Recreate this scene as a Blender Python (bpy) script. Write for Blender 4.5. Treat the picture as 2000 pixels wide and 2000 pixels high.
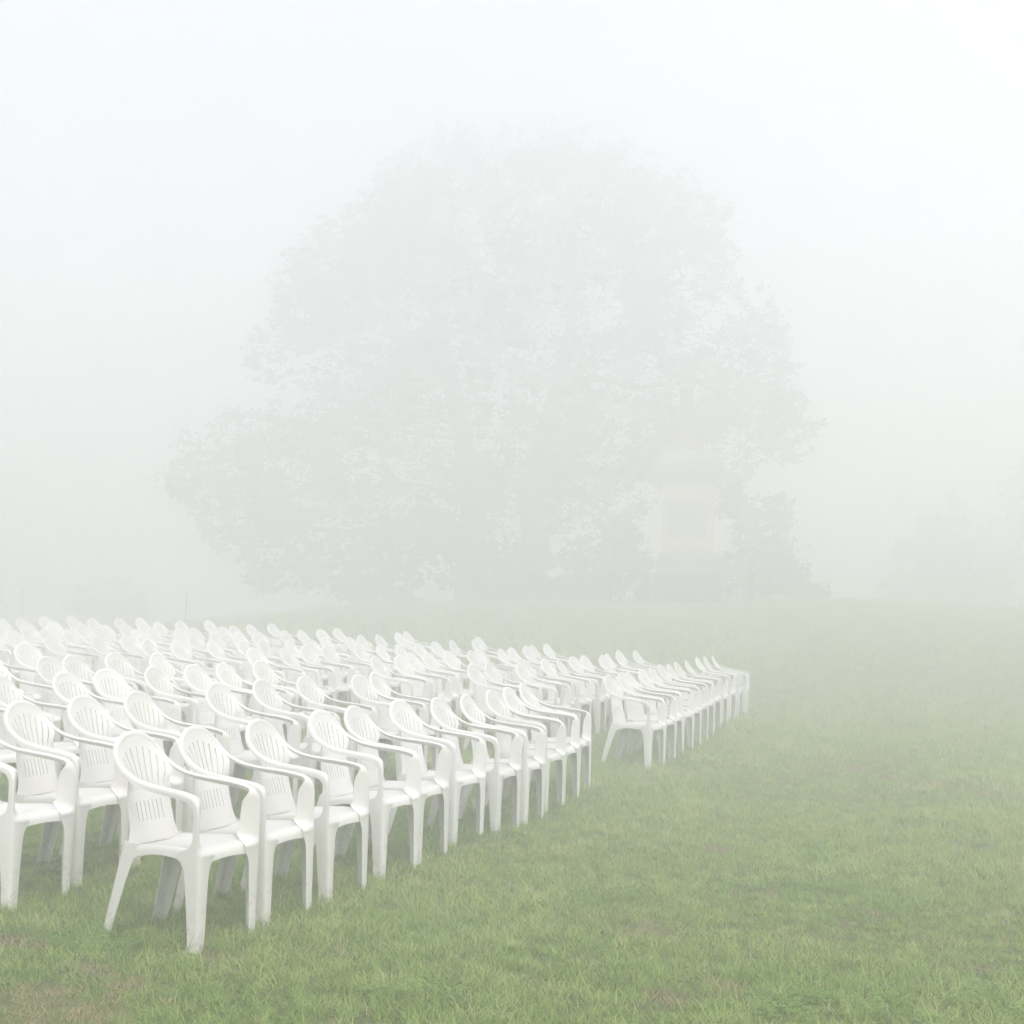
import bpy, bmesh, math, random
import numpy as np
from mathutils import Vector, Matrix, noise

random.seed(7); np.random.seed(7)
R = math.radians
scene = bpy.context.scene
for o in list(bpy.data.objects):
    bpy.data.objects.remove(o)

# ------------------------------------------------------------------ camera
FPX, HOR, EYE = 2700.0, 1220.0, 1.40          # focal length and eye level measured on the 2000 px frame
cam_d = bpy.data.cameras.new('camera')
cam = bpy.data.objects.new('camera', cam_d)
scene.collection.objects.link(cam)
cam.location = (0, 0, EYE)
cam.rotation_euler = (R(90), 0, 0)
cam_d.sensor_width = 36.0
cam_d.lens = 36.0 * FPX / 2000.0
cam_d.shift_y = (HOR - 1000.0) / 2000.0
cam_d.clip_start = 0.05
cam_d.clip_end = 2000
scene.camera = cam

# ------------------------------------------------------------------ sky, sun, exposure
SUN_EL, SUN_AZ = R(52), R(152)                 # azimuth from +Y towards +X
world = bpy.data.worlds.new('World')
scene.world = world
world.use_nodes = True
wn = world.node_tree.nodes; wl = world.node_tree.links
bg = wn['Background']
sky = wn.new('ShaderNodeTexSky')
sky.sky_type = 'NISHITA'
sky.sun_disc = False
sky.sun_elevation = SUN_EL
sky.sun_rotation = SUN_AZ
sky.air_density = 1.0; sky.dust_density = 4.0; sky.ozone_density = 1.0
hs = wn.new('ShaderNodeHueSaturation')
hs.inputs['Saturation'].default_value = 0.45    # a cloud deck: the same sky, nearly colourless
wl.new(sky.outputs[0], hs.inputs['Color'])
wl.new(hs.outputs[0], bg.inputs['Color'])
bg.inputs['Strength'].default_value = 0.105
sun_d = bpy.data.lights.new('sun', 'SUN')
sun = bpy.data.objects.new('sun', sun_d)
scene.collection.objects.link(sun)
sun_d.energy = 1.5
sun_d.angle = R(25)
sun_d.color = (1.0, 0.975, 0.98)
sdir = Vector((math.sin(SUN_AZ) * math.cos(SUN_EL), math.cos(SUN_AZ) * math.cos(SUN_EL), math.sin(SUN_EL)))
sun.rotation_euler = sdir.to_track_quat('Z', 'Y').to_euler()
sun.location = (0, 0, 60)
scene.view_settings.view_transform = 'Standard'
scene.view_settings.look = 'None'
scene.view_settings.gamma = 1.0
scene.view_settings.use_curve_mapping = False
scene.view_settings.exposure = 1.40
scene.render.engine = 'CYCLES'
cy = scene.cycles
cy.max_bounces = 9; cy.min_light_bounces = 4; cy.use_light_tree = False; cy.diffuse_bounces = 3; cy.glossy_bounces = 1; cy.transmission_bounces = 2
cy.volume_bounces = 7; cy.transparent_max_bounces = 8
cy.use_denoising = True
cy.use_adaptive_sampling = False
FOG = 0.054
COL = scene.collection

# ------------------------------------------------------------------ helpers
def tag(o, label=None, cat=None, group=None, kind=None):
    if label: o['label'] = label
    if cat: o['category'] = cat
    if group: o['group'] = group
    if kind: o['kind'] = kind
    return o

def link(name, data, parent=None, loc=None):
    o = bpy.data.objects.new(name, data)
    COL.objects.link(o)
    if parent: o.parent = parent
    if loc: o.location = loc
    return o

def mesh(name, v, f, mat=None, smooth=True, sharp=None):
    m = bpy.data.meshes.new(name)
    m.from_pydata([tuple(p) for p in v], [], f)
    if mat: m.materials.append(mat)
    if smooth: m.shade_smooth()
    if sharp: m.set_sharp_from_angle(angle=R(sharp))
    m.update()
    return m

def sstep(a, b, x):
    t = min(1.0, max(0.0, (x - a) / (b - a)))
    return t * t * (3 - 2 * t)

def lerp(a, b, t): return a + (b - a) * t

def interp(x, xs, ys): return float(np.interp(x, xs, ys))

# ------------------------------------------------------------------ terrain
ROW_ANG = R(18.5)
RDIR = Vector((math.sin(ROW_ANG), math.cos(ROW_ANG), 0))       # along a row, away from the camera
BDIR = Vector((-math.cos(ROW_ANG), math.sin(ROW_ANG), 0))      # from the first row to the rows behind
P0 = Vector((-1.22, 5.85, 0))

CRX = [(px - 1000) / FPX * 46 for px in (100, 330, 480, 560, 650, 760, 1000, 1150, 1400, 1600, 1800, 2000, 2300)]
CRZ = [EYE - (py - HOR) / FPX * 46 for py in (1240, 1228, 1213, 1205, 1195, 1188, 1182, 1179, 1177, 1179, 1184, 1192, 1206)]
def terrain(x, y):
    d = (x - P0.x) * BDIR.x + (y - P0.y) * BDIR.y
    s = 0.45 * math.log1p(math.exp(min(40, (d - 0.15) / 0.45)))     # soft ramp
    bank = 0.075 * s
    cap = 0.80
    bank = cap * (1 - math.exp(-bank / cap)) * 1.12 if bank > 0 else 0
    crest = interp(x, CRX, CRZ) + 0.09 * noise.noise((x * .16, 4.0, 1.0))
    t = sstep(19, 46, y)
    z = lerp(bank, crest, t)
    if y > 50: z -= 2.6 * sstep(50, 95, y)
    if y < 50:
        z += 0.012 * noise.noise((x * 0.9, y * 0.9, 3.1)) + 0.02 * noise.noise((x * 0.22, y * 0.22, 8.0)) * (1 - t)
    return z

def ray(px, py):
    """ground point seen at a pixel of the 2000 px photograph"""
    dx, dz = (px - 1000) / FPX, -(py - HOR) / FPX
    lo, y = 2.0, 2.0
    while y < 140:
        if EYE + dz * y <= terrain(dx * y, y):
            a, b = y - 0.25, y
            for _ in range(20):
                m = (a + b) / 2
                if EYE + dz * m <= terrain(dx * m, m): b = m
                else: a = m
            y = b
            break
        y += 0.25
    return Vector((dx * y, y, terrain(dx * y, y)))

def at(px, py, y):
    return Vector(((px - 1000) / FPX * y, y, EYE - (py - HOR) / FPX * y))

def proj(p):
    return 1000 + p[0] / p[1] * FPX, HOR + (EYE - p[2]) / p[1] * FPX

def normal(x, y, e=0.28):
    return Vector((terrain(x - e, y) - terrain(x + e, y), terrain(x, y - e) - terrain(x, y + e), 2 * e)).normalized()

# ------------------------------------------------------------------ materials
def new_mat(name):
    m = bpy.data.materials.new(name); m.use_nodes = True
    n = m.node_tree.nodes; n.clear()
    out = n.new('ShaderNodeOutputMaterial')
    return m, n, m.node_tree.links, out

def nmap(n, l, src, a, b):
    r = n.new('ShaderNodeMapRange'); r.inputs['From Min'].default_value = a; r.inputs['From Max'].default_value = b
    l.new(src, r.inputs['Value']); return r.outputs['Result']

def noise_tex(n, l, vec, scale, detail=3, rough=0.55):
    t = n.new('ShaderNodeTexNoise'); t.inputs['Scale'].default_value = scale
    t.inputs['Detail'].default_value = detail; t.inputs['Roughness'].default_value = rough
    if vec is not None: l.new(vec, t.inputs['Vector'])
    return t.outputs['Fac']

def mixc(n, l, fac, a, b, mode='MIX'):
    m = n.new('ShaderNodeMix'); m.data_type = 'RGBA'; m.blend_type = mode
    for sock, v in ((m.inputs[0], fac), (m.inputs[6], a), (m.inputs[7], b)):
        if hasattr(v, 'is_linked') or hasattr(v, 'links'): l.new(v, sock)
        elif isinstance(v, (int, float)): sock.default_value = v
        else: sock.default_value = (*v, 1)
    return m.outputs[2]

def math_n(n, l, op, a, b=None):
    m = n.new('ShaderNodeMath'); m.operation = op
    for i, v in enumerate((a, b)):
        if v is None: continue
        if hasattr(v, 'links'): l.new(v, m.inputs[i])
        else: m.inputs[i].default_value = v
    return m.outputs[0]

def mat_plastic():
    m, n, l, out = new_mat('white_plastic')
    oi = n.new('ShaderNodeObjectInfo'); tc = n.new('ShaderNodeTexCoord')
    sep = n.new('ShaderNodeSeparateXYZ'); l.new(tc.outputs['Object'], sep.inputs[0])
    low = nmap(n, l, sep.outputs['Z'], 0.30, 0.0)
    nz = noise_tex(n, l, tc.outputs['Object'], 38, 5, 0.7)
    spots = nmap(n, l, nz, 0.52, 0.72)
    dirt = math_n(n, l, 'MULTIPLY', low, spots)
    dirt = math_n(n, l, 'MULTIPLY', dirt, 0.8)
    wear = nmap(n, l, noise_tex(n, l, tc.outputs['Object'], 6, 4, 0.6), 0.35, 0.75)
    base = mixc(n, l, math_n(n, l, 'MULTIPLY', wear, 0.35), (0.74, 0.74, 0.73), (0.68, 0.67, 0.64))
    base = mixc(n, l, 1.0, base, oi.outputs['Color'], 'MULTIPLY')
    base = mixc(n, l, dirt, base, (0.26, 0.22, 0.15))
    b = n.new('ShaderNodeBsdfPrincipled')
    l.new(base, b.inputs['Base Color'])
    b.inputs['Roughness'].default_value = 0.38
    b.inputs['IOR'].default_value = 1.45
    tr = n.new('ShaderNodeBsdfTranslucent'); l.new(base, tr.inputs['Color'])
    ms = n.new('ShaderNodeMixShader'); ms.inputs[0].default_value = 0.12
    l.new(b.outputs[0], ms.inputs[1]); l.new(tr.outputs[0], ms.inputs[2])
    l.new(ms.outputs[0], out.inputs['Surface'])
    return m

def mat_leafy(name, c1, c2, c3, trans=0.3, rough=0.6, wscale=0.6, instanced=False):
    """leaf or blade: colour varies with place in the world and from piece to piece"""
    m, n, l, out = new_mat(name)
    geo = n.new('ShaderNodeNewGeometry')
    a = nmap(n, l, noise_tex(n, l, geo.outputs['Position'], wscale, 3), 0.35, 0.66)
    col = mixc(n, l, a, c1, c2)
    rnd = geo.outputs['Random Per Island']
    if instanced: rnd = math_n(n, l, 'MULTIPLY', math_n(n, l, 'ADD', math_n(n, l, 'MULTIPLY', rnd, 1.45), math_n(n, l, 'MULTIPLY', n.new('ShaderNodeObjectInfo').outputs['Random'], .55)), .62)
    col = mixc(n, l, math_n(n, l, 'MULTIPLY', rnd, 0.75), col, c3)
    b = n.new('ShaderNodeBsdfPrincipled'); b.inputs['Roughness'].default_value = rough
    l.new(col, b.inputs['Base Color'])
    tr = n.new('ShaderNodeBsdfTranslucent'); l.new(col, tr.inputs['Color'])
    ms = n.new('ShaderNodeMixShader'); ms.inputs[0].default_value = trans
    l.new(b.outputs[0], ms.inputs[1]); l.new(tr.outputs[0], ms.inputs[2])
    l.new(ms.outputs[0], out.inputs['Surface'])
    return m

def mat_simple(name, c1, c2, scale, rough=0.8, bump=0.0):
    m, n, l, out = new_mat(name)
    tc = n.new('ShaderNodeTexCoord')
    f = noise_tex(n, l, tc.outputs['Object'], scale, 5, 0.65)
    col = mixc(n, l, nmap(n, l, f, 0.3, 0.7), c1, c2)
    b = n.new('ShaderNodeBsdfPrincipled'); b.inputs['Roughness'].default_value = rough
    l.new(col, b.inputs['Base Color'])
    if bump:
        bp = n.new('ShaderNodeBump'); bp.inputs['Strength'].default_value = bump; bp.inputs['Distance'].default_value = 0.02
        l.new(f, bp.inputs['Height']); l.new(bp.outputs[0], b.inputs['Normal'])
    l.new(b.outputs[0], out.inputs['Surface'])
    return m

def mat_ground():
    m, n, l, out = new_mat('lawn_soil')
    geo = n.new('ShaderNodeNewGeometry')
    big = nmap(n, l, noise_tex(n, l, geo.outputs['Position'], 0.35, 4), 0.35, 0.65)
    fine = nmap(n, l, noise_tex(n, l, geo.outputs['Position'], 22, 6, 0.75), 0.3, 0.7)
    green = mixc(n, l, fine, (0.065, 0.085, 0.028), (0.165, 0.205, 0.065))
    soil = mixc(n, l, fine, (0.05, 0.036, 0.022), (0.13, 0.10, 0.06))
    col = mixc(n, l, math_n(n, l, 'MULTIPLY', big, 0.30), green, soil)
    # beyond the built blades the material alone carries the lawn
    b = n.new('ShaderNodeBsdfPrincipled'); b.inputs['Roughness'].default_value = 0.95
    b.inputs['Specular IOR Level'].default_value = 0.1
    l.new(col, b.inputs['Base Color'])
    bp = n.new('ShaderNodeBump'); bp.inputs['Strength'].default_value = 0.6; bp.inputs['Distance'].default_value = 0.03
    l.new(fine, bp.inputs['Height']); l.new(bp.outputs[0], b.inputs['Normal'])
    l.new(b.outputs[0], out.inputs['Surface'])
    return m

M_PLASTIC = mat_plastic()
M_GROUND = mat_ground()

# ------------------------------------------------------------------ ground sheet
def build_ground():
    def axis(lim, n):
        t = np.linspace(-1, 1, n)
        return np.sign(t) * (0.18 * np.abs(t) + 0.82 * np.abs(t) ** 3) * lim
    xs = axis(170, 221)
    ys = np.concatenate([np.linspace(-170, -4, 14)[:-1], np.linspace(-4, 70, 190)[:-1], np.linspace(70, 170, 26)])
    v = [(x, y, terrain(x, y)) for y in ys for x in xs]
    nx = len(xs)
    f = [(j * nx + i, j * nx + i + 1, (j + 1) * nx + i + 1, (j + 1) * nx + i)
         for j in range(len(ys) - 1) for i in range(nx - 1)]
    return tag(link('lawn', mesh('lawn', v, f, M_GROUND)), kind='structure')
build_ground()

# ------------------------------------------------------------------ plastic armchair
def catmull(rows, sub):
    """rows: list of equal-length float tuples; smooth interpolation"""
    a = np.array(rows, float); out = []
    n = len(a)
    for i in range(n - 1):
        p0, p1, p2, p3 = a[max(0, i - 1)], a[i], a[i + 1], a[min(n - 1, i + 2)]
        for k in range(sub):
            t = k / sub
            out.append(0.5 * (2 * p1 + (p2 - p0) * t + (2 * p0 - 5 * p1 + 4 * p2 - p3) * t * t + (3 * p1 - p0 - 3 * p2 + p3) * t ** 3))
    out.append(a[-1])
    return out

def shell(grid, th, hole=None, group=None, closed_rim=True):
    """thick skin over a grid of points; returns verts, faces, group id per face"""
    g = np.array(grid, float); m, n = g.shape[:2]
    du = np.gradient(g, axis=1); dv = np.gradient(g, axis=0)
    nr = np.cross(du, dv); ln = np.linalg.norm(nr, axis=2, keepdims=True); ln[ln < 1e-9] = 1
    nr /= ln
    top = g + nr * th / 2; bot = g - nr * th / 2
    V = np.concatenate([top.reshape(-1, 3), bot.reshape(-1, 3)]); off = m * n
    F, G, edges = [], [], {}
    for j in range(m - 1):
        for i in range(n - 1):
            if hole and hole(j, i): continue
            gid = group(j, i) if group else 0
            a, b, c, d = j * n + i, j * n + i + 1, (j + 1) * n + i + 1, (j + 1) * n + i
            F.append((a, b, c, d)); G.append(gid)
            F.append((d + off, c + off, b + off, a + off)); G.append(gid)
            for e in ((a, b), (b, c), (c, d), (d, a)):
                k = (min(e), max(e))
                edges.setdefault(k, []).append((e, gid))
    for k, lst in edges.items():
        if len(lst) == 1:
            (a, b), gid = lst[0]
            F.append((b, a, a + off, b + off)); G.append(gid)
    return V, F, G

def split_groups(V, F, G, names, mat, sharp=42):
    """one mesh per group; normals are those of the unsplit skin so that no seam shows"""
    whole = mesh('tmp', V, F, None, True, sharp)
    cn = np.zeros(len(whole.loops) * 3); whole.corner_normals.foreach_get('vector', cn); cn = cn.reshape(-1, 3)
    out = {}
    starts = [p.loop_start for p in whole.polygons]
    for gid in sorted(set(G)):
        idx = [k for k in range(len(F)) if G[k] == gid]
        used = sorted({v for k in idx for v in F[k]}); mp = {v: i for i, v in enumerate(used)}
        mm = mesh(names(gid), [V[v] for v in used], [tuple(mp[v] for v in F[k]) for k in idx], mat, True)
        nn = [tuple(cn[starts[k] + q]) for k in idx for q in range(len(F[k]))]
        mm.normals_split_custom_set(nn)
        out[gid] = mm
    bpy.data.meshes.remove(whole)
    return out

def wrapf(z): return interp(z, [0.42, 0.55, 0.62, 0.70, 0.73, 0.765, 0.80, 0.90], [0.0, 0.012, 0.04, 0.082, 0.064, 0.036, 0.018, 0.010])
def back_y(x, z): return -0.192 - (z - 0.42) * 0.275 + wrapf(z) * (x / 0.27) ** 2

def build_chair_meshes():
    out = {}
    # ---- side strip: back rim > armrest > front leg (outer corner p, inward e1, lip e2, widths)
    rows = [
        (0, 0, .885, 0, 0, -1, 0, -1, 0, .038, .016),
        (.10, 0, .877, -.33, 0, -.94, 0, -1, 0, .038, .016),
        (.19, 0, .848, -.70, 0, -.71, 0, -1, 0, .038, .016),
        (.247, 0, .808, -.93, 0, -.36, .1, -1, 0, .039, .018),
        (.273, -.252, .768, -1, -.08, -.16, .2, -.85, -.45, .041, .020),
        (.285, -.205, .731, -1, -.06, 0, .1, -.55, -.8, .044, .022),
        (.290, -.14, .705, -1, 0, 0, 0, -.3, -.95, .047, .024),
        (.291, -.05, .692, -1, 0, 0, 0, 0, -1, .049, .026),
        (.289, .08, .684, -1, 0, 0, 0, 0, -1, .050, .028),
        (.287, .17, .676, -1, 0, 0, 0, -.08, -1, .050, .030),
        (.286, .225, .664, -1, 0, 0, 0, -.4, -.92, .050, .034),
        (.285, .257, .640, -.95, -.3, 0, 0, -.8, -.6, .078, .036),
        (.284, .270, .605, -.86, -.5, 0, 0, -1, -.12, .104, .034),
        (.283, .274, .54, -.82, -.57, 0, 0, -1, 0, .110, .034),
        (.282, .276, .48, -.82, -.57, 0, 0, -1, 0, .112, .038),
        (.2815, .277, .448, -.88, -.48, 0, 0, -1, 0, .102, .055),
        (.281, .2775, .422, -1, 0, 0, 0, -1, 0, .112, .112),
        (.2805, .278, .400, -1, 0, 0, 0, -1, 0, .112, .112),
        (.280, .279, .370, -1, 0, 0, 0, -1, 0, .090, .090),
        (.278, .281, .32, -1, 0, 0, 0, -1, 0, .074, .075),
        (.273, .285, .15, -1, 0, 0, 0, -1, 0, .060, .060),
        (.268, .289, -.02, -1, 0, 0, 0, -1, 0, .050, .050)]
    rr = []
    for k, r in enumerate(rows):
        r = list(r)
        if k < 4: r[1] = back_y(r[0], r[2]) + 0.004
        rr.append(tuple(r))
    SUB = 3
    sm = catmull(rr, SUB)
    def strip(sgn):
        g = []
        for r in sm:
            p = Vector(r[0:3]); e1 = Vector(r[3:6]).normalized(); e2 = Vector(r[6:9]).normalized(); wi, L = r[9], r[10]
            c = 0.011
            if r[2] < .47: wi *= 1.22; L *= 1.08
            pts = [p + e1 * wi + e2 * 0.004, p + e1 * wi * 0.62 - e2 * 0.0015, p + e1 * (wi * 0.25 + c * 0.5) - e2 * 0.001, p + e1 * c,
                   p + (e1 + e2) * 0.0034, p + e2 * c, p + e2 * max(c * 1.15, L * 0.55), p + e2 * max(c * 1.3, L)]
            g.append([(q.x * sgn, q.y, q.z) for q in pts])
        if sgn < 0: g = [row[::-1] for row in g]
        cut1, cut2 = 4 * SUB, 12 * SUB
        V, F, G = shell(g, 0.0055, group=lambda j, i: 0 if j < cut1 else (1 if j < cut2 else 2))
        return split_groups(V, F, G, lambda k: ('rim', 'armrest', 'leg')[k], M_PLASTIC, 60)
    sr, sl = strip(1), strip(-1)
    out['armrest'] = [sr[1], sl[1]]; out['leg'] = [sr[2], sl[2]]
    rims = [sr[0], sl[0]]
    # ---- rear legs
    rrows = [(.234, -.205, .425, .10, .15), (.237, -.217, .385, .082, .105), (.239, -.232, .33, .070, .080), (.245, -.275, .15, .058, .060), (.249, -.315, -.02, .048, .048)]
    rs = catmull(rrows, 4)
    for sgn in (1, -1):
        g = []
        for x, y, z, wi, L in rs:
            wi *= 1.2; p = Vector((x, y, z)); e1 = Vector((-1, 0, 0)); e2 = Vector((0, 1, 0)); c = 0.011
            pts = [p + e1 * wi, p + e1 * wi * .5, p + e1 * c, p + (e1 + e2) * .0034, p + e2 * c, p + e2 * L * .5, p + e2 * L]
            g.append([(q.x * sgn, q.y, q.z) for q in pts])
        if sgn > 0: g = [row[::-1] for row in g]
        V, F, G = shell(g, 0.0055)
        out['leg'].append(mesh('leg', V, F, M_PLASTIC, True, 60))
    # ---- seat
    ys = [-.206, -.203, -.195, -.16, -.10, -.02, .06, .13, .185, .225, .250, .263, .268, .270]
    yd = [.045, .012, 0, 0, 0, 0, 0, 0, .0005, .003, .010, .022, .036, None]
    us = [(-1, 1.0, .024), (-1, .55, .010), (-1, .12, .003), (-.97, 0, 0), (-.86, 0, 0), (-.65, 0, 0), (-.4, 0, 0), (-.15, 0, 0)]
    us = us + [(-a, b, c) for a, b, c in us[::-1]]
    g = []
    for y, dd in zip(ys, yd):
        W = interp(y, [-.2, -.1, .1, .27], [.222, .238, .260, .268])
        zt = .412 + .026 * sstep(-.2, .16, y)
        ld = interp(y, [-.2, -.12, 0, .12, .27], [.085, .05, .036, .046, .075])
        row = []
        for u, lf, bulge in us:
            x = u * W + (0.006 * lf * (1 if u > 0 else -1))
            dish = -.014 * (1 - abs(u) ** 2.5) * sstep(.26, .10, y) + .006 * sstep(.80, .95, abs(u)) * sstep(.25, .1, y)
            drop = ld * lf
            fd = dd if dd is not None else lerp(.048, .068, abs(u) ** 2)
            row.append((x, y, zt + dish - max(drop, fd)))
        g.append(row)
    V, F, G = shell(g, 0.0055)
    out['seat'] = mesh('seat', V, F, M_PLASTIC, True, 60)
    # ---- backrest: slotted fan over a slotted lumbar panel
    pitch, hw = .19, .019
    cols = [-1.0, -.93]
    for i in range(-4, 5): cols += [i * pitch - hw, i * pitch + hw]
    cols += [.93, 1.0]
    nc = len(cols)
    zlow = [.405, .42, .435, .455, .48, .50, .52, .555, .585]
    levels = [('L', z) for z in zlow] + [('U', t) for t in (0, .07, .14, .35, .60, .82, .93, 1.0)]
    def pt(s, lev):
        k, t = lev
        if k == 'L':
            x = s * interp(t, [.405, .42, .435, .455, .48, .54, .60], [.226, .220, .210, .199, .190, .185, .186]); z = t
        else:
            th = s * R(97)
            bx, bz = s * .186, .60 + .012 * (s * s)
            tx, tz = .247 * math.sin(th), .737 + .128 * math.cos(th)
            e = t
            x = lerp(bx, tx, e ** 1.12); z = lerp(bz, tz, e)
        return (x, back_y(x, z), z)
    g = [[pt(s, lv) for s in cols] for lv in levels]
    nL = len(zlow)
    def slot_index(i):                       # faces i .. i+1 in cols: slot faces start at col 2,4,...
        return (i - 2) // 2 - 4 if (i >= 2 and (i - 2) % 2 == 0 and i < nc - 2) else None
    def hole(j, i):
        s = slot_index(i)
        if s is None: return False
        if nL + 2 <= j <= nL + 4: return True            # upper slots
        if 4 < j < nL - 1 and abs(s) <= 3: return True   # lumbar slots
        return False
    def grp(j, i):
        if i >= 3 and (i - 3) % 2 == 0 and i < nc - 3:
            q = (i - 3) // 2
            if nL + 2 <= j <= nL + 4: return 1 + q
            if 4 < j < nL - 1 and 1 <= q <= 6: return 20 + q
        return 0
    V, F, G = shell(g, 0.0055, hole, grp)
    parts = split_groups(V, F, G, lambda k: 'backrest' if k == 0 else 'slat', M_PLASTIC, 50)
    def join(ms, name):
        bm = bmesh.new()
        for q in ms: bm.from_mesh(q)
        mm = bpy.data.meshes.new(name); bm.to_mesh(mm); bm.free()
        mm.materials.append(M_PLASTIC); mm.shade_smooth(); mm.set_sharp_from_angle(angle=R(50))
        return mm
    out['back_frame'] = join([parts[0]] + rims, 'backrest')
    out['slats'] = [parts[k] for k in parts if k]
    out['back_full'] = join([mesh('b', V, F)] + rims, 'backrest')
    return out

CH = build_chair_meshes()
for _m in {id(q): q for L_ in CH.values() for q in (L_ if isinstance(L_, list) else [L_])}.values():
    _m.transform(Matrix.Diagonal((.765, .875, .985, 1)))     # narrower and shallower than first drawn
    _co = np.zeros(len(_m.vertices) * 3); _m.vertices.foreach_get('co', _co); _co = _co.reshape(-1, 3)
    _s = lambda a, b, x: (lambda t: t * t * (3 - 2 * t))(np.clip((x - a) / (b - a), 0, 1))
    _k = 1 - _s(-.26, .12, _co[:, 1])
    _co[:, 0] *= 1 - .22 * _s(.56, .70, _co[:, 2]) * _k
    _co[:, 1] -= .035 * _s(.45, .84, _co[:, 2]) * _k
    _m.vertices.foreach_set('co', _co.ravel())
    _m.update()
ORD = ['zeroth', 'first', 'second', 'third', 'fourth', 'fifth', 'sixth', 'seventh', 'eighth', 'ninth', 'tenth', 'eleventh', 'twelfth',
       'thirteenth', 'fourteenth', 'fifteenth', 'sixteenth', 'seventeenth', 'eighteenth', 'nineteenth', 'twentieth']
FACE = ROW_ANG + R(4)

def put_chair(x, y, a, label, slats, lean=0.0):
    """chair origin on the ground between its feet; a = angle of its facing direction below +X"""
    e = link('plastic_armchair', None, None)
    e.empty_display_size = 0.2
    tag(e, label, 'chair', 'white plastic armchairs set out in rows')
    up = (normal(x, y) + Vector((random.gauss(0, .011), random.gauss(0, .011), 0))).normalized()      # stands a little unevenly
    f = Vector((math.cos(a), -math.sin(a), 0)); f = (f - up * f.dot(up)).normalized()
    rx = f.cross(up).normalized()
    mt = Matrix((rx, f, up)).transposed().to_4x4()
    mt.translation = Vector((x, y, terrain(x, y) - random.uniform(0.0, .014)))
    e.matrix_world = mt
    t = random.random()
    g = random.uniform(.93, 1.05)
    c = (g * (1 - .01 * t), g * (1 - .018 * t), g * (1 - .05 * t * t), 1)
    def part(n, d, par):
        o = link(n, d, par); o.color = c; return o
    part('seat', CH['seat'], e)
    b = part('backrest', CH['back_frame'] if slats else CH['back_full'], e)
    if slats:
        for s in CH['slats']: part('slat', s, b)
    for s in CH['armrest']: part('armrest', s, e)
    for s in CH['leg']: part('leg', s, e)
    return e

FOOT = Vector((.198, .243))        # the near front foot in the chair's own frame
def origin_from_foot(px, py, a):
    p = ray(px, py)
    f = Vector((math.cos(a), -math.sin(a), 0)); rx = Vector((-math.sin(a), -math.cos(a), 0))
    return p - rx * FOOT.x - f * FOOT.y

# the two blocks of the front row, each chair where the photograph shows its near front foot
row1_near = [(383, 1862, 6.5), (515, 1813, 4), (638, 1768, 3), (743, 1719, 6), (815, 1688, 3), (884, 1653, 7), (970, 1633, 2), (1025, 1613, 0), (1064, 1589, 3), (1099, 1572, 1), (1128, 1553, -2)]
row1_far = [(1267, 1504, 9), (1295, 1491, 5), (1313, 1482, 4), (1332, 1471, 5), (1350, 1460, 3), (1364, 1451, 4), (1379, 1440, 2), (1394, 1431, 2), (1409, 1421, 0), (1424, 1411, 2), (1441, 1405, -2), (1456, 1402, -5)]
row2_near = [(18, 1781, 3), (147, 1733, 2), (262, 1694, 4), (366, 1655, 2), (512, 1612, 4), (604, 1585, 1), (682, 1558, 3)]
placed = []                        # (row, block, t, x, y, angle)
for blk, lst in (('near', row1_near), ('far', row1_far)):
    for px, py, da in lst:
        a = FACE + R(da - 4)
        o = origin_from_foot(px, py, a)
        placed.append((0, blk, (o - P0).dot(RDIR), o.x, o.y, a))
for px, py, da in row2_near:
    a = FACE + R(da - 4)
    o = origin_from_foot(px, py, a)
    placed.append((1, 'near', (o - P0).dot(RDIR), o.x, o.y, a))
base = [p for p in placed if p[0] == 0]
off0 = np.mean([(Vector((p[3], p[4], 0)) - P0).dot(BDIR) for p in base])
t_near_end = max(p[2] for p in base if p[1] == 'near')
t_far_0 = min(p[2] for p in base if p[1] == 'far'); t_far_1 = max(p[2] for p in base if p[1] == 'far')
row2_last = max(p[2] for p in placed if p[0] == 1)
print('ROW', off0, t_near_end, t_far_0, t_far_1, [round((Vector((p[3], p[4], 0)) - P0).dot(BDIR), 2) for p in placed])
DROW = 1.25
rnd = random.Random(21)
for k in range(1, 10):
    off = off0 + DROW * k
    ts = []
    t = t_near_end + rnd.uniform(-.15, .15)
    lo = row2_last + .5 if k == 1 else -30
    while t > lo:
        ts.append(('near', t)); t -= .545 + rnd.uniform(-.04, .08)
    t = t_far_0 + rnd.uniform(-.2, .2) - 0.05 * k
    while t < t_far_1 + rnd.uniform(-.25, .35):
        ts.append(('far', t)); t += .585 + rnd.uniform(-.05, .09)
    for blk, t in ts:
        p = P0 + RDIR * t + BDIR * (off + .06 * math.sin(t * .8 + k * 2.1) + rnd.uniform(-.09, .09))
        a = FACE + R(rnd.gauss(0, 5))
        if p.y < 2: continue
        xs = [proj((p.x + dx, p.y + dy, 1))[0] for dx in (-.3, .3) for dy in (-.3, .3)]
        if max(xs) < 6: continue
        placed.append((k, blk, t, p.x, p.y, a))
placed.sort(key=lambda p: (p[0], p[1], p[2]))
for k in range(10):
    for blk in ('near', 'far'):
        L = [p for p in placed if p[0] == k and p[1] == blk]
        L.sort(key=lambda p: -p[2] if blk == 'near' else p[2])
        for i, p in enumerate(L):
            row = 'front row' if k == 0 else ('back row' if k == 9 else ORD[k + 1] + ' row')
            if k == 0 and blk == 'near' and i == len(L) - 1:
                lab = 'white plastic armchair nearest the camera, at the near end of the front row'
            elif i == 0:
                lab = f'white plastic armchair at the aisle end of the {row} in the {blk} block'
            else:
                lab = f'white plastic armchair, {ORD[i + 1]} from the aisle in the {row} of the {blk} block'
            put_chair(p[3], p[4], p[5], lab, p[4] < 9.6)
print('CHAIRS', len(placed))

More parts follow.
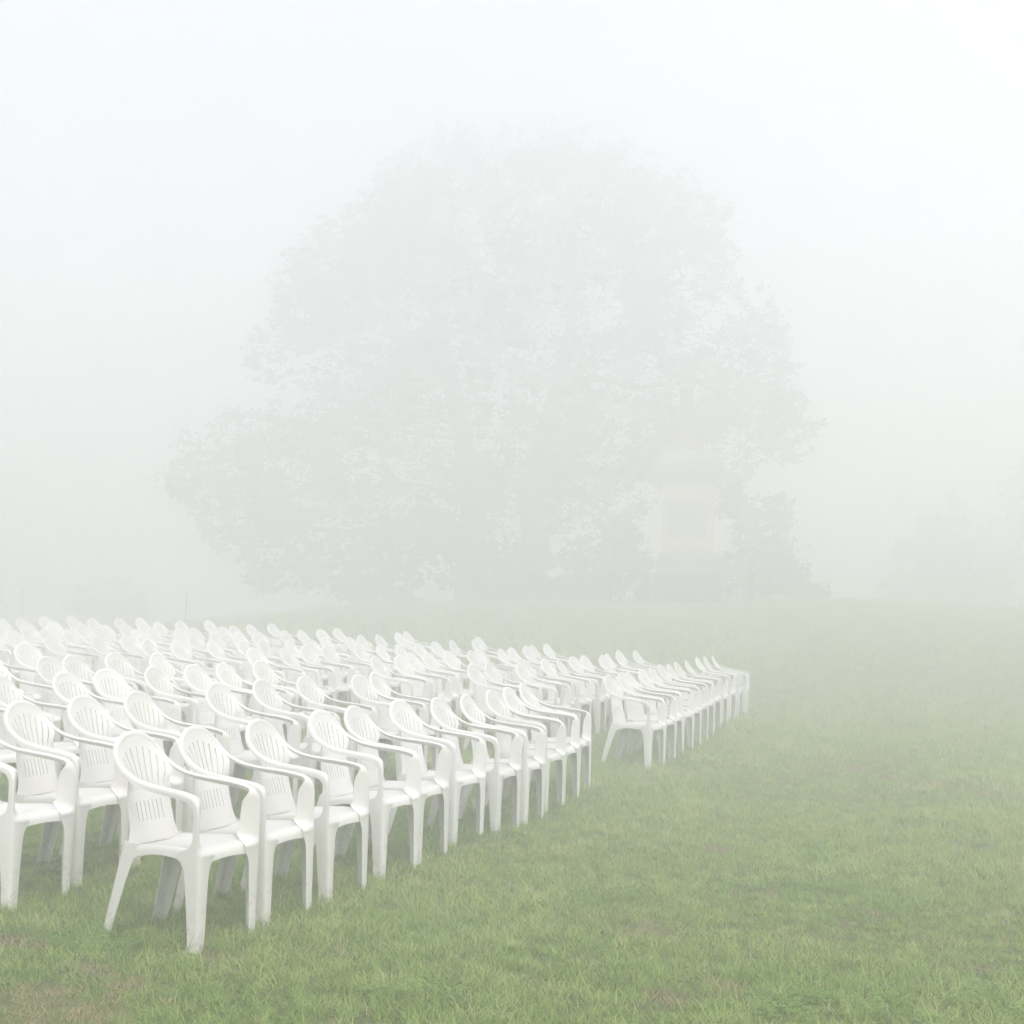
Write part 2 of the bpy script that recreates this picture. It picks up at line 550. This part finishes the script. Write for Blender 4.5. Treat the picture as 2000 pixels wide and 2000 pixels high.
# ------------------------------------------------------------------ grass
def blade(v, f, x, y, h, w, ang, lean, curl, segs=3):
    dx, dy = math.cos(ang), math.sin(ang); px, py = -dy, dx
    b = len(v)
    for k in range(segs + 1):
        t = k / segs
        r = lean * t * h + curl * t * t * h
        z = h * t * (1 - .35 * curl * t)
        ww = w * (1 - t ** 1.6) * .5
        cx, cy = x + dx * r, y + dy * r
        if k == segs: v.append((cx, cy, z))
        else: v += [(cx + px * ww, cy + py * ww, z), (cx - px * ww, cy - py * ww, z)]
    for k in range(segs - 1):
        f.append((b + 2 * k, b + 2 * k + 1, b + 2 * k + 3, b + 2 * k + 2))
    k = segs - 1
    f.append((b + 2 * k, b + 2 * k + 1, b + 2 * k + 2))

def tuft(name, n, rad, hmin, hmax, w, lean, mat, seed):
    rg = random.Random(seed); v, f = [], []
    for _ in range(n):
        r = rad * math.sqrt(rg.random()); a = rg.uniform(0, 6.283)
        blade(v, f, r * math.cos(a), r * math.sin(a), rg.uniform(hmin, hmax), w * rg.uniform(.7, 1.3), rg.uniform(0, 6.283), rg.uniform(0, lean), rg.uniform(0.1, 1.0))
    m = mesh(name, v, f, mat, True)
    return bpy.data.objects.new(name, m)           # source only, not linked: instanced by the grass object

G1 = mat_leafy('grass_blade', (0.290, 0.460, 0.060), (0.395, 0.500, 0.095), (0.066, 0.155, 0.026), 0.33, 0.5, 0.9, True)
G2 = mat_leafy('grass_blade_pale', (0.46, 0.54, 0.16), (0.52, 0.55, 0.21), (0.25, 0.36, 0.09), 0.35, 0.5, 0.9, True)
G3 = mat_leafy('grass_blade_dry', (0.30, 0.25, 0.12), (0.22, 0.175, 0.085), (0.45, 0.40, 0.21), 0.25, 0.6, 1.5, True)
src = [tuft('grass_tuft', 36, .060, .025, .062, .0039, .8, G1, 1), tuft('grass_tuft', 36, .060, .03, .070, .0039, .9, G1, 2),
       tuft('grass_tuft', 30, .055, .03, .078, .0038, .9, G2, 3), tuft('grass_tuft', 18, .045, .05, .115, .0032, .7, G1, 4),
       tuft('grass_tuft', 12, .050, .05, .13, .0026, 1.0, G2, 5), tuft('grass_tuft', 30, .060, .016, .052, .0034, 1.5, G3, 6),
       tuft('grass_tuft', 7, .05, .07, .16, .0022, .9, G3, 7)]
def clover(name, n, rad, mat, seed):
    rg = random.Random(seed); v, f = [], []
    for _ in range(n):
        r = rad * math.sqrt(rg.random()); a = rg.uniform(0, 6.283); h = rg.uniform(.02, .05); x, y = r * math.cos(a), r * math.sin(a)
        for k in range(3):
            t = a + k * 2.094; s = rg.uniform(.008, .013); b = len(v)
            ux, uy = math.cos(t), math.sin(t)
            v += [(x, y, h), (x + ux * s - uy * s * .6, y + uy * s + ux * s * .6, h + .003), (x + ux * s * 1.7, y + uy * s * 1.7, h - .001), (x + ux * s + uy * s * .6, y + uy * s - ux * s * .6, h + .003)]
            f.append((b, b + 1, b + 2, b + 3))
        b = len(v); v += [(x - .0008, y, 0), (x + .0008, y, 0), (x, y, h)]; f.append((b, b + 1, b + 2))
    return bpy.data.objects.new(name, mesh(name, v, f, mat, True))
G4 = mat_leafy('clover_leaf', (0.20, 0.36, 0.055), (0.27, 0.40, 0.08), (0.12, 0.25, 0.04), 0.3, .55, .9, True)
src.append(clover('grass_tuft', 22, .07, G4, 8))
tcol = bpy.data.collections.new('grass_sources')
for o in src: tcol.objects.link(o)

bare_spots = [(170, 1898, .16), (255, 1918, .14), (60, 1965, .30), (1240, 1815, .22), (1215, 1800, .16), (1090, 1880, .15), (1400, 1668, .22),
              (1480, 1745, .2), (1890, 1892, .16), (430, 1872, .14), (120, 1990, .3), (1420, 1930, .12), (1300, 1950, .12), (1725, 1790, .15),
              (40, 1850, .2), (1950, 1840, .15)]
bares = []
for px, py, r in bare_spots:
    p = ray(px, py); bares.append((p.x, p.y, r))
streak = [ray(px, py) for px, py in ((1540, 1482), (1620, 1495), (1700, 1510), (1780, 1525), (1850, 1540), (1930, 1552), (2010, 1566))]
streak2 = [ray(px, py) for px, py in ((1620, 1455), (1700, 1466), (1740, 1478))]
def bare_amount(x, y):
    a = 0
    for bx, by, r in bares:
        d = math.hypot(x - bx, (y - by) * .8) / r
        a = max(a, 1.15 - d)
    for s, w in ((streak, .30), (streak2, .25)):
        for i in range(len(s) - 1):
            p, q = s[i], s[i + 1]; v = q - p; L = v.x * v.x + v.y * v.y
            t = min(1, max(0, ((x - p.x) * v.x + (y - p.y) * v.y) / L))
            d = math.hypot(x - p.x - v.x * t, y - p.y - v.y * t) / w
            a = max(a, (1 - d) * .8)
    n = noise.noise((x * 1.7, y * 1.7, 1.0)) + .5 * noise.noise((x * 4.5, y * 4.5, 5.0))
    return a * (1.0 + n * .8) + max(0, n - .75) * .9

def build_grass():
    rg = np.random.default_rng(3)
    P, S, Rz, I, T = [], [], [], [], []
    zones = [(3.3, 7.5, 520, .95), (7.5, 11, 380, 1.05), (11, 17, 200, 1.3), (17, 27, 115, 1.9), (27, 44, 42, 3.0), (44, 58, 9, 4.5)]
    for y0, y1, dens, sc in zones:
        wmax = .37 * y1 * 1.08 + 1.2
        n = int((y1 - y0) * 2 * wmax * dens)
        xs = rg.uniform(-wmax, wmax, n); ys = rg.uniform(y0, y1, n); rr = rg.random((n, 5))
        for x, y, q in zip(xs, ys, rr):
            if abs(x) > .37 * y * 1.08 + 1.2: continue
            b = bare_amount(x, y) if y < 20 else 0
            big = noise.noise((x * .55, y * .55, 2.0)); mid = noise.noise((x * 2.3, y * 2.3, 7.0))
            if y < 15 and noise.noise((x * 6.5, y * 6.5, 11.0)) > .47 and q[2] < .85: continue       # small gaps between tufts
            s = sc * (0.80 + .35 * big + .25 * mid) * (0.75 + .5 * q[0])
            if b > .25 and q[1] < min(.93, b * 1.1): 
                if q[2] < .10: continue
                k = 5
                s *= .9
            else:
                r = q[1]; d = .035 + .07 * max(0, mid) + max(0, b) * .3
                if y < 17 and noise.noise((x * 1.3 + 9, y * 1.3, 4.0)) > .33 and q[2] < .2: k = 7
                elif r < d: k = 5
                elif r < d + .03: k = 6
                elif r < .22 + .35 * max(0, big): k = 2
                elif r < .60: k = 0
                elif r < .86: k = 1
                elif r < .96: k = 3
                else: k = 4
            P.append((x, y, terrain(x, y) - .004)); S.append(max(.35 * sc, s)); Rz.append(q[3] * 6.283); I.append(k); T.append((q[4] - .5) * .5)
    m = bpy.data.meshes.new('grass')
    m.from_pydata(P, [], [])
    for nm, dt, arr in (('gs', 'FLOAT', S), ('gr', 'FLOAT', Rz), ('gt', 'FLOAT', T), ('gi', 'INT', I)):
        at_ = m.attributes.new(nm, dt, 'POINT'); at_.data.foreach_set('value', np.array(arr, dtype=np.int32 if dt == 'INT' else np.float32))
    o = link('grass', m)
    tag(o, 'short uneven green lawn grass with pale and dry blades', 'grass', kind='stuff')
    ng = bpy.data.node_groups.new('grass_nodes', 'GeometryNodeTree')
    ng.interface.new_socket('Geometry', in_out='INPUT', socket_type='NodeSocketGeometry')
    ng.interface.new_socket('Geometry', in_out='OUTPUT', socket_type='NodeSocketGeometry')
    N, L = ng.nodes, ng.links
    gi, go = N.new('NodeGroupInput'), N.new('NodeGroupOutput')
    iop = N.new('GeometryNodeInstanceOnPoints')
    ci = N.new('GeometryNodeCollectionInfo'); ci.inputs['Collection'].default_value = tcol
    ci.inputs['Separate Children'].default_value = True; ci.inputs['Reset Children'].default_value = True
    def attr(nm, dt):
        a = N.new('GeometryNodeInputNamedAttribute'); a.data_type = dt; a.inputs['Name'].default_value = nm
        return a.outputs['Attribute']
    cx = N.new('ShaderNodeCombineXYZ'); L.new(attr('gt', 'FLOAT'), cx.inputs[0]); L.new(attr('gr', 'FLOAT'), cx.inputs[2])
    L.new(gi.outputs[0], iop.inputs['Points']); L.new(ci.outputs[0], iop.inputs['Instance'])
    iop.inputs['Pick Instance'].default_value = True
    L.new(attr('gi', 'INT'), iop.inputs['Instance Index'])
    L.new(cx.outputs[0], iop.inputs['Rotation'])
    L.new(attr('gs', 'FLOAT'), iop.inputs['Scale'])
    L.new(iop.outputs[0], go.inputs[0])
    md = o.modifiers.new('grass', 'NODES'); md.node_group = ng
    print('GRASS', len(P))
build_grass()

# ------------------------------------------------------------------ trees and shrubs
M_BARK = mat_simple('bark', (0.055, 0.045, 0.035), (0.11, 0.095, 0.075), 6, .9, .6)
M_LEAF = mat_leafy('leaf', (0.030, 0.045, 0.020), (0.045, 0.060, 0.026), (0.055, 0.070, 0.030), 0.2, .6, .35)
M_SHRUB = mat_leafy('shrub_leaf', (0.030, 0.045, 0.022), (0.050, 0.065, 0.030), (0.060, 0.070, 0.034), 0.2, .6, .5)

def tube(v, f, pts, rads, seg=9):
    b0 = len(v); n = len(pts)
    for k in range(n):
        d = (pts[min(n - 1, k + 1)] - pts[max(0, k - 1)]).normalized()
        a = d.orthogonal().normalized(); c = d.cross(a)
        for s in range(seg):
            t = 6.2832 * s / seg
            v.append(pts[k] + (a * math.cos(t) + c * math.sin(t)) * rads[k])
    for k in range(n - 1):
        for s in range(seg):
            f.append((b0 + k * seg + s, b0 + k * seg + (s + 1) % seg, b0 + (k + 1) * seg + (s + 1) % seg, b0 + (k + 1) * seg + s))
    f.append(tuple(b0 + (n - 1) * seg + s for s in range(seg)))

def leaf_cloud(centers, per, size, rg, flat=.75):
    """many folded leaf faces scattered round the given (centre, radius) clumps"""
    v, f = [], []
    for c, r in centers:
        for _ in range(max(6, int(per * r * r))):
            d = Vector((rg.gauss(0, 1), rg.gauss(0, 1), rg.gauss(0, 1) * flat)).normalized() * r * abs(rg.gauss(0, .62))
            p = c + d
            u = Vector((rg.gauss(0, 1), rg.gauss(0, 1), rg.gauss(0, .7))).normalized()
            w = u.orthogonal().normalized()
            w = (w * math.cos(t := rg.uniform(0, 6.28)) + u.cross(w) * math.sin(t))
            s = size * rg.uniform(.6, 1.3)
            b = len(v); h = u.cross(w) * s * .12
            v += [p - u * s, p + w * s * .42 + h, p + u * s, p - w * s * .42 + h]
            f += [(b, b + 1, b + 2), (b, b + 2, b + 3)]
    return v, f

def in_poly(x, y, poly):
    c = False; n = len(poly)
    for i in range(n):
        x1, y1 = poly[i]; x2, y2 = poly[(i + 1) % n]
        if (y1 > y) != (y2 > y) and x < (x2 - x1) * (y - y1) / (y2 - y1) + x1: c = not c
    return c

def edge_dist(x, y, poly):
    best = 1e9; n = len(poly)
    for i in range(n):
        x1, y1 = poly[i]; x2, y2 = poly[(i + 1) % n]
        dx, dy = x2 - x1, y2 - y1
        t = min(1, max(0, ((x - x1) * dx + (y - y1) * dy) / (dx * dx + dy * dy)))
        best = min(best, math.hypot(x - x1 - dx * t, y - y1 - dy * t))
    return best

TREE_Y = 47.0
def big_tree():
    rg = random.Random(5)
    mpp = TREE_Y / FPX                                     # metres per photograph pixel at the tree
    poly = [(960, 262), (1080, 258), (1190, 288), (1300, 335), (1385, 392), (1408, 460), (1440, 560), (1490, 625), (1535, 665), (1545, 760), (1580, 830), (1550, 890),
            (1470, 880), (1440, 960), (1380, 1000), (1290, 960), (1230, 1010), (1150, 1000), (1080, 1040), (1000, 1010), (930, 1040), (850, 1000), (780, 1030), (700, 1000),
            (650, 1060), (640, 1130), (600, 1140), (570, 1080), (530, 1150), (500, 1130), (480, 1080), (420, 1050), (400, 1000), (350, 960), (335, 910), (390, 860), (470, 815), (560, 800), (660, 760),
            (620, 745), (530, 745), (495, 700), (540, 610), (570, 540), (590, 480), (650, 450), (705, 395), (760, 330), (850, 275)]
    gaps = [(975, 780, 26, 75), (1060, 770, 22, 40), (1385, 645, 48, 34), (775, 905, 26, 30), (790, 975, 32, 22), (1195, 890, 28, 26), (1120, 990, 26, 30), (1225, 830, 16, 22),
            (715, 688, 42, 16), (620, 775, 46, 22), (1095, 640, 14, 20), (955, 500, 24, 36), (1170, 570, 14, 14), (700, 900, 16, 14), (570, 935, 12, 12), (900, 860, 12, 20), (1410, 905, 30, 40),
            (1330, 770, 12, 16), (1185, 640, 10, 12), (640, 1010, 22, 16), (1200, 755, 20, 14), (1240, 720, 14, 10), (905, 740, 8, 14), (1010, 850, 14, 26), (450, 930, 10, 8), (1480, 800, 14, 14),
            (1290, 560, 14, 10), (870, 650, 12, 9), (1010, 380, 12, 8), (1440, 700, 12, 14), (1060, 480, 10, 10), (1300, 700, 9, 9), (830, 590, 10, 7), (1130, 450, 9, 8), (740, 800, 12, 8), (850, 790, 8, 12)]
    centers = []
    while len(centers) < 1700:
        x, y = rg.uniform(320, 1600), rg.uniform(240, 1160)
        if not in_poly(x, y, poly): continue
        ed = edge_dist(x, y, poly)
        if any(((x - gx) / (gw * .8)) ** 2 + ((y - gy) / (gh * .8)) ** 2 < 1 for gx, gy, gw, gh in gaps): continue
        if ed < 9 or noise.noise((x / 48, y / 48, .5)) + .4 * noise.noise((x / 21, y / 21, 3.5)) > .50 + .3 * sstep(500, 1000, y) * sstep(400, 200, abs(x - 1000)): continue
        r = min(rg.uniform(.45, .9), max(.24, (ed - 2) * mpp * .85))
        gd = min(max(abs(x - gx) - gw, abs(y - gy) - gh, 0) for gx, gy, gw, gh in gaps) * mpp
        r = min(r, max(.45, gd))
        depth = min(6.5, .8 + ed * mpp * 1.1)
        p = at(x, y, TREE_Y); p.y += rg.uniform(-1, 1) * depth
        centers.append((p, r))
    for _ in range(700):                                   # loose sprays along the outline
        i = rg.randrange(len(poly)); t = rg.random(); (x1, y1), (x2, y2) = poly[i], poly[(i + 1) % len(poly)]
        x, y = lerp(x1, x2, t) + rg.gauss(0, 11), lerp(y1, y2, t) + rg.gauss(0, 11)
        p = at(x, y, TREE_Y); p.y += rg.uniform(-1.2, 1.2)
        centers.append((p, rg.uniform(.16, .36)))
    base = at(985, 1182, TREE_Y); base.z = terrain(base.x, base.y)
    root = link('broadleaf_tree', None, None, tuple(base)); root.empty_display_size = 1
    tag(root, 'huge round-crowned broadleaf tree looming in the fog on the rise', 'tree')
    v, f = leaf_cloud([(c - base, r) for c, r in centers], 300, .110, rg)
    link('crown', mesh('crown', v, f, M_LEAF, False), root)
    # two stems and limbs that reach the clumps
    stems = [[(925, 1190), (918, 1090), (925, 980), (905, 860), (880, 740), (850, 620), (870, 480), (900, 380)],
             [(1050, 1190), (1048, 1080), (1040, 980), (1062, 860), (1095, 740), (1120, 600), (1100, 450), (1080, 340)]]
    sp = []
    for k, s in enumerate(stems):
        pts = [at(x, y, TREE_Y + (k - .5) * 1.2) - base for x, y in s]
        pts[0].z = -.4
        rad = [.66, .50, .44, .38, .29, .20, .13, .06]
        pr = catmull([(*p, r) for p, r in zip(pts, rad)], 3)
        v, f = [], []
        tube(v, f, [Vector(q[:3]) for q in pr], [q[3] for q in pr], 12)
        sp.append((pr, v, f))
    for c, r in rg.sample(centers[:1700], 22):
        c = c - base
        pr, v, f = min(sp, key=lambda q: min((Vector(w[:3]) - c).length for w in q[0]))
        cand = [w for w in pr if w[2] < c.z - .3 * abs(c.x - w[0]) + 1.5] or pr[:6]
        w = min(cand[3:] or cand, key=lambda w: (Vector(w[:3]) - c).length)
        a = Vector(w[:3]); d = c - a
        k = d.length * .09
        mid1 = a + d * .35 + Vector((rg.gauss(0, k), rg.gauss(0, k), rg.uniform(-.3, 1.6) * k)); mid2 = a + d * .7 + Vector((rg.gauss(0, k), rg.gauss(0, k), rg.uniform(-.3, 1.4) * k))
        r0 = min(w[3] * .4, .03 + .011 * d.length)
        q = catmull([(*a, r0), (*mid1, r0 * .7), (*mid2, r0 * .45), (*c, .02)], 3)
        tube(v, f, [Vector(e[:3]) for e in q], [e[3] for e in q], 7)
    for pr, v, f in sp:
        link('trunk', mesh('trunk', v, f, M_BARK), root)
big_tree()

def shrub(name, label, cat, y, spots, n_per, size, seed, group=None, mat=None, per=190):
    """a bushy plant: clumps given as (px, py, radius px) at depth y"""
    rg = random.Random(seed); mpp = y / FPX
    cx = sum(s[0] for s in spots) / len(spots)
    b = at(cx, 1200, y); b.z = terrain(b.x, b.y)
    root = link(name, None, None, tuple(b)); tag(root, label, cat, group)
    cs = []
    for px, py, r in spots:
        c = at(px, py, y); R_ = r * mpp
        for _ in range(n_per):
            d = Vector((rg.gauss(0, 1), rg.gauss(0, 1), rg.gauss(0, 1))).normalized() * R_ * rg.random() ** .4
            cs.append((c + d - b, rg.uniform(.3, .55) * (.6 + R_ * .3)))
    v, f = leaf_cloud(cs, per, size * 1.1, rg)
    link('crown', mesh('crown', v, f, mat or M_SHRUB, False), root)
    v, f = [], []
    for px, py, r in spots:
        c = at(px, py, y) - b
        a = Vector((c.x * .35 + rg.gauss(0, .15), rg.gauss(0, .15), -.25))
        tube(v, f, [a, a.lerp(c, .5) + Vector((rg.gauss(0, .1), rg.gauss(0, .1), 0)), c], [.11, .07, .03], 7)
    link('trunk', mesh('trunk', v, f, M_BARK), root)

SG = 'shrubs under the big tree'
shrub('shrub', 'tall dark shrub at the left foot of the big tree', 'shrub', 45.0, [(690, 1120, 55), (740, 1050, 62), (800, 1080, 75), (780, 1150, 50), (720, 1155, 45), (830, 1010, 45)], 26, .14, 31, SG)
shrub('shrub', 'dense rounded shrub between the two stems of the big tree', 'shrub', 45.3, [(900, 1110, 65), (960, 1130, 55), (880, 1050, 45), (1020, 1140, 48), (930, 1165, 35), (985, 1085, 42), (985, 1165, 30), (1040, 1100, 40), (1075, 1160, 30)], 26, .14, 32, SG)
shrub('shrub', 'broad shrub between the big tree and the stone monument', 'shrub', 44.8, [(1120, 1100, 55), (1180, 1080, 62), (1160, 1145, 45), (1230, 1120, 48), (1105, 1155, 32), (1215, 1050, 40)], 26, .14, 33, SG)
shrub('shrub', 'tall shrub close to the right side of the stone monument', 'shrub', 45.1, [(1430, 1120, 40), (1470, 1040, 48), (1440, 985, 40), (1500, 1090, 45), (1520, 1000, 30)], 24, .14, 34, SG)
shrub('shrub', 'low spreading shrub at the right end of the planting', 'shrub', 44.5, [(1510, 1140, 40), (1555, 1150, 36), (1590, 1165, 24), (1540, 1110, 30)], 24, .14, 35, SG)
shrub('shrub', 'clipped low shrub in front of the stone monument', 'shrub', 41.6, [(1300, 1150, 26), (1345, 1152, 26), (1390, 1152, 26), (1265, 1158, 22)], 20, .10, 36, SG)

def far_tree(label, y, spots, seed):
    shrub('broadleaf_tree', label, 'tree', y, spots, 34, .3, seed, 'trees far off in the fog', per=60, mat=M_LEAF)
far_tree('faint broad tree at the right edge, almost lost in fog', 62, [(1800, 1110, 70), (1850, 1050, 75), (1770, 1160, 45), (1920, 1130, 70), (1880, 1170, 60)], 41)
far_tree('faint taller tree cut by the right edge of the picture', 64, [(1990, 1050, 70), (2040, 980, 90), (1960, 1130, 60), (2060, 1100, 90)], 42)
shrub('shrub', 'faint low bush far behind the back rows on the left', 'shrub', 64, [(190, 1180, 45), (230, 1170, 50), (260, 1195, 40), (160, 1200, 36)], 26, .22, 43, 'trees far off in the fog', per=60)

# ------------------------------------------------------------------ stone monument
M_STONE = mat_simple('warm_stone', (0.32, 0.27, 0.195), (0.39, 0.335, 0.245), 3, .9, .4)
M_STONE3 = mat_simple('brown_stone', (0.09, 0.07, 0.05), (0.13, 0.10, 0.07), 3, .9, .4)
M_STONE2 = mat_simple('grey_stone', (0.15, 0.145, 0.13), (0.20, 0.19, 0.17), 3, .9, .4)
def monument():
    y = 42.6; mpp = 0.94 * y / FPX
    cxp = 1341
    b = at(cxp, 1200, y); b.z = terrain(b.x, b.y)
    root = link('stone_monument', None, None, tuple(b)); root.rotation_euler.z = R(-6)
    tag(root, 'pale stone pedestal monument with moulded cornice and inset panel in fog', 'monument')
    def zof(py): return EYE - (py - HOR) / FPX * y - b.z
    def ring(name, prof, mat):
        """stack of square outlines (half width px, py)"""
        v, f = [], []
        for hwp, py in prof:
            h = hwp * mpp; z = zof(py) if py is not None else -.4
            v += [(-h, -h, z), (h, -h, z), (h, h, z), (-h, h, z)]
        for k in range(len(prof) - 1):
            for s in range(4): f.append((k * 4 + s, k * 4 + (s + 1) % 4, k * 4 + 4 + (s + 1) % 4, k * 4 + 4 + s))
        n = len(prof) * 4
        f += [(3, 2, 1, 0), (n - 4, n - 3, n - 2, n - 1)]
        return link(name, mesh(name, v, f, mat, False), root)
    ring('plinth', [(66, None), (66, 1120), (62, 1116), (62, 1098)], M_STONE2)
    ring('base_moulding', [(61, 1098), (61, 1092), (57, 1086), (55, 1081)], M_STONE2)
    sh = ring('shaft', [(52, 1081), (52, 953)], M_STONE)
    ring('cornice', [(54, 953), (56, 946), (56, 940), (64, 934), (72, 926), (74, 916), (74, 908), (66, 900), (50, 890), (40, 884)], M_STONE2)
    ring('upper_block', [(34, 884), (34, 862), (30, 856), (24, 846)], M_STONE3)
    ring('tapered_pillar', [(17, 846), (14, 790), (13, 772), (15, 770), (15, 762), (6, 754)], M_STONE3)
    # inset panel with its raised frame on the front and the right face
    for rot in (0, 90):
        h = 52 * mpp
        def bar(x0, x1, z0, z1, d0, d1, name, mat):
            v = [(x, yy, z) for z in (z0, z1) for yy in (-h - d1, -h + d0) for x in (x0, x1)]
            f = [(0, 1, 3, 2), (4, 6, 7, 5), (0, 4, 5, 1), (2, 3, 7, 6), (0, 2, 6, 4), (1, 5, 7, 3)]
            o = link(name, mesh(name, v, f, mat, False), sh); o.rotation_euler.z = R(rot)
        a, c = zof(1054), zof(982); w = 40 * mpp
        zt, zb = zof(958), zof(1079)
        bar(-h - .004, h + .004, c, zt, .02, .07, 'panel_frame', M_STONE)
        bar(-h - .004, h + .004, zb, a, .02, .07, 'panel_frame', M_STONE)
        bar(-h - .004, -w, a, c, .02, .068, 'panel_frame', M_STONE)
        bar(w, h + .004, a, c, .02, .068, 'panel_frame', M_STONE)
        bar(-w + .01, w - .01, a + .01, c - .01, .02, .015, 'panel', M_STONE2)
monument()

M_WHITE = mat_simple('white_board', (0.46, 0.46, 0.45), (0.54, 0.54, 0.53), 5, .6)
M_IRON = mat_simple('dark_iron', (0.035, 0.035, 0.035), (0.06, 0.055, 0.05), 8, .6)
def box(v, f, lo, hi):
    b = len(v)
    v += [Vector((x, y, z)) for z in (lo[2], hi[2]) for y in (lo[1], hi[1]) for x in (lo[0], hi[0])]
    f += [tuple(b + i for i in q) for q in ((0, 2, 3, 1), (4, 5, 7, 6), (0, 1, 5, 4), (2, 6, 7, 3), (0, 4, 6, 2), (1, 3, 7, 5))]

def fence():
    y = 40.8
    b = at(1330, 1200, y); b.z = terrain(b.x, b.y)
    root = link('iron_railing', None, None, tuple(b))
    tag(root, 'low dark iron railing in front of the stone monument', 'railing')
    for h in (.14, .78):
        v, f = [], []; box(v, f, (-2.1, -.02, h), (2.1, .02, h + .045)); link('rail', mesh('rail', v, f, M_IRON, False), root)
    v, f = [], []
    tube(v, f, [Vector((0, 0, -.1)), Vector((0, 0, .86)), Vector((0, 0, .90)), Vector((0, 0, .97))], [.011, .011, .02, .003], 6)
    pm = mesh('picket', v, f, M_IRON)
    v, f = [], []; box(v, f, (-.04, -.04, -.2), (.04, .04, 1.0)); box(v, f, (-.055, -.055, 1.0), (.055, .055, 1.05))
    post = mesh('post', v, f, M_IRON, False)
    for i in range(29):
        x = -2.1 + i * .15
        link('post' if i % 7 == 0 else 'picket', post if i % 7 == 0 else pm, root, (x, 0, 0))
fence()

def board():
    y = 43.2
    b = at(1100, 1190, y); b.z = terrain(b.x, b.y)
    root = link('information_board', None, None, tuple(b)); root.rotation_euler.z = R(30)
    tag(root, 'small slanted white board on posts at the tree foot', 'board')
    v, f = [], []
    box(v, f, (-.25, -.19, -.015), (.25, .19, .015))
    rot = Matrix.Rotation(R(32), 4, 'X') @ Matrix.Rotation(R(-26), 4, 'Y')
    top = Vector((-.28, 0, 1.02))
    link('panel', mesh('panel', [rot @ p + top for p in v], f, M_WHITE, False), root)
    for s in (-.2, .2):
        v, f = [], []; box(v, f, (-.28 + s - .03, -.03, -.2), (-.28 + s + .03, .03, .96 + s * .45)); link('post', mesh('post', v, f, M_IRON, False), root)
board()

def stake(px, ptop, y, lean, label):
    b = at(px, 1220, y); b.z = terrain(b.x, b.y)
    root = link('thin_pole', None, None, tuple(b)); tag(root, label, 'pole', 'thin poles behind the chairs')
    h = at(px, ptop, y).z - b.z
    v, f = [], []
    tube(v, f, [Vector((0, 0, -.2)), Vector((lean * .5, 0, h * .5)), Vector((lean, 0, h))], [.016, .015, .013], 8)
    link('shaft', mesh('shaft', v, f, M_IRON), root)
    v, f = [], []
    tube(v, f, [Vector((lean, 0, h - .05)), Vector((lean, 0, h - .01)), Vector((lean, 0, h + .015))], [.019, .020, .008], 8)
    link('cap', mesh('cap', v, f, M_IRON), root)
stake(361, 1156, 38, .06, 'thin dark pole behind the back rows, nearer the big tree')
stake(44, 1152, 41, 0, 'faint thin pole behind the back row at the left edge')

# ------------------------------------------------------------------ fog
def haze():
    v, f = [], []
    box(v, f, (-176, -176, -3.6), (176, 176, 18.9))
    m, n, l, out = new_mat('fog')
    pv = n.new('ShaderNodeVolumePrincipled')
    pv.inputs['Color'].default_value = (0.9962, 0.9950, 1.0, 1)
    pv.inputs['Density'].default_value = FOG
    pv.inputs['Anisotropy'].default_value = 0.52
    l.new(pv.outputs[0], out.inputs['Volume'])
    o = link('haze', mesh('haze', v, f, m, False))
    tag(o, 'thick pale morning fog over the lawn', 'fog', kind='stuff')
haze()
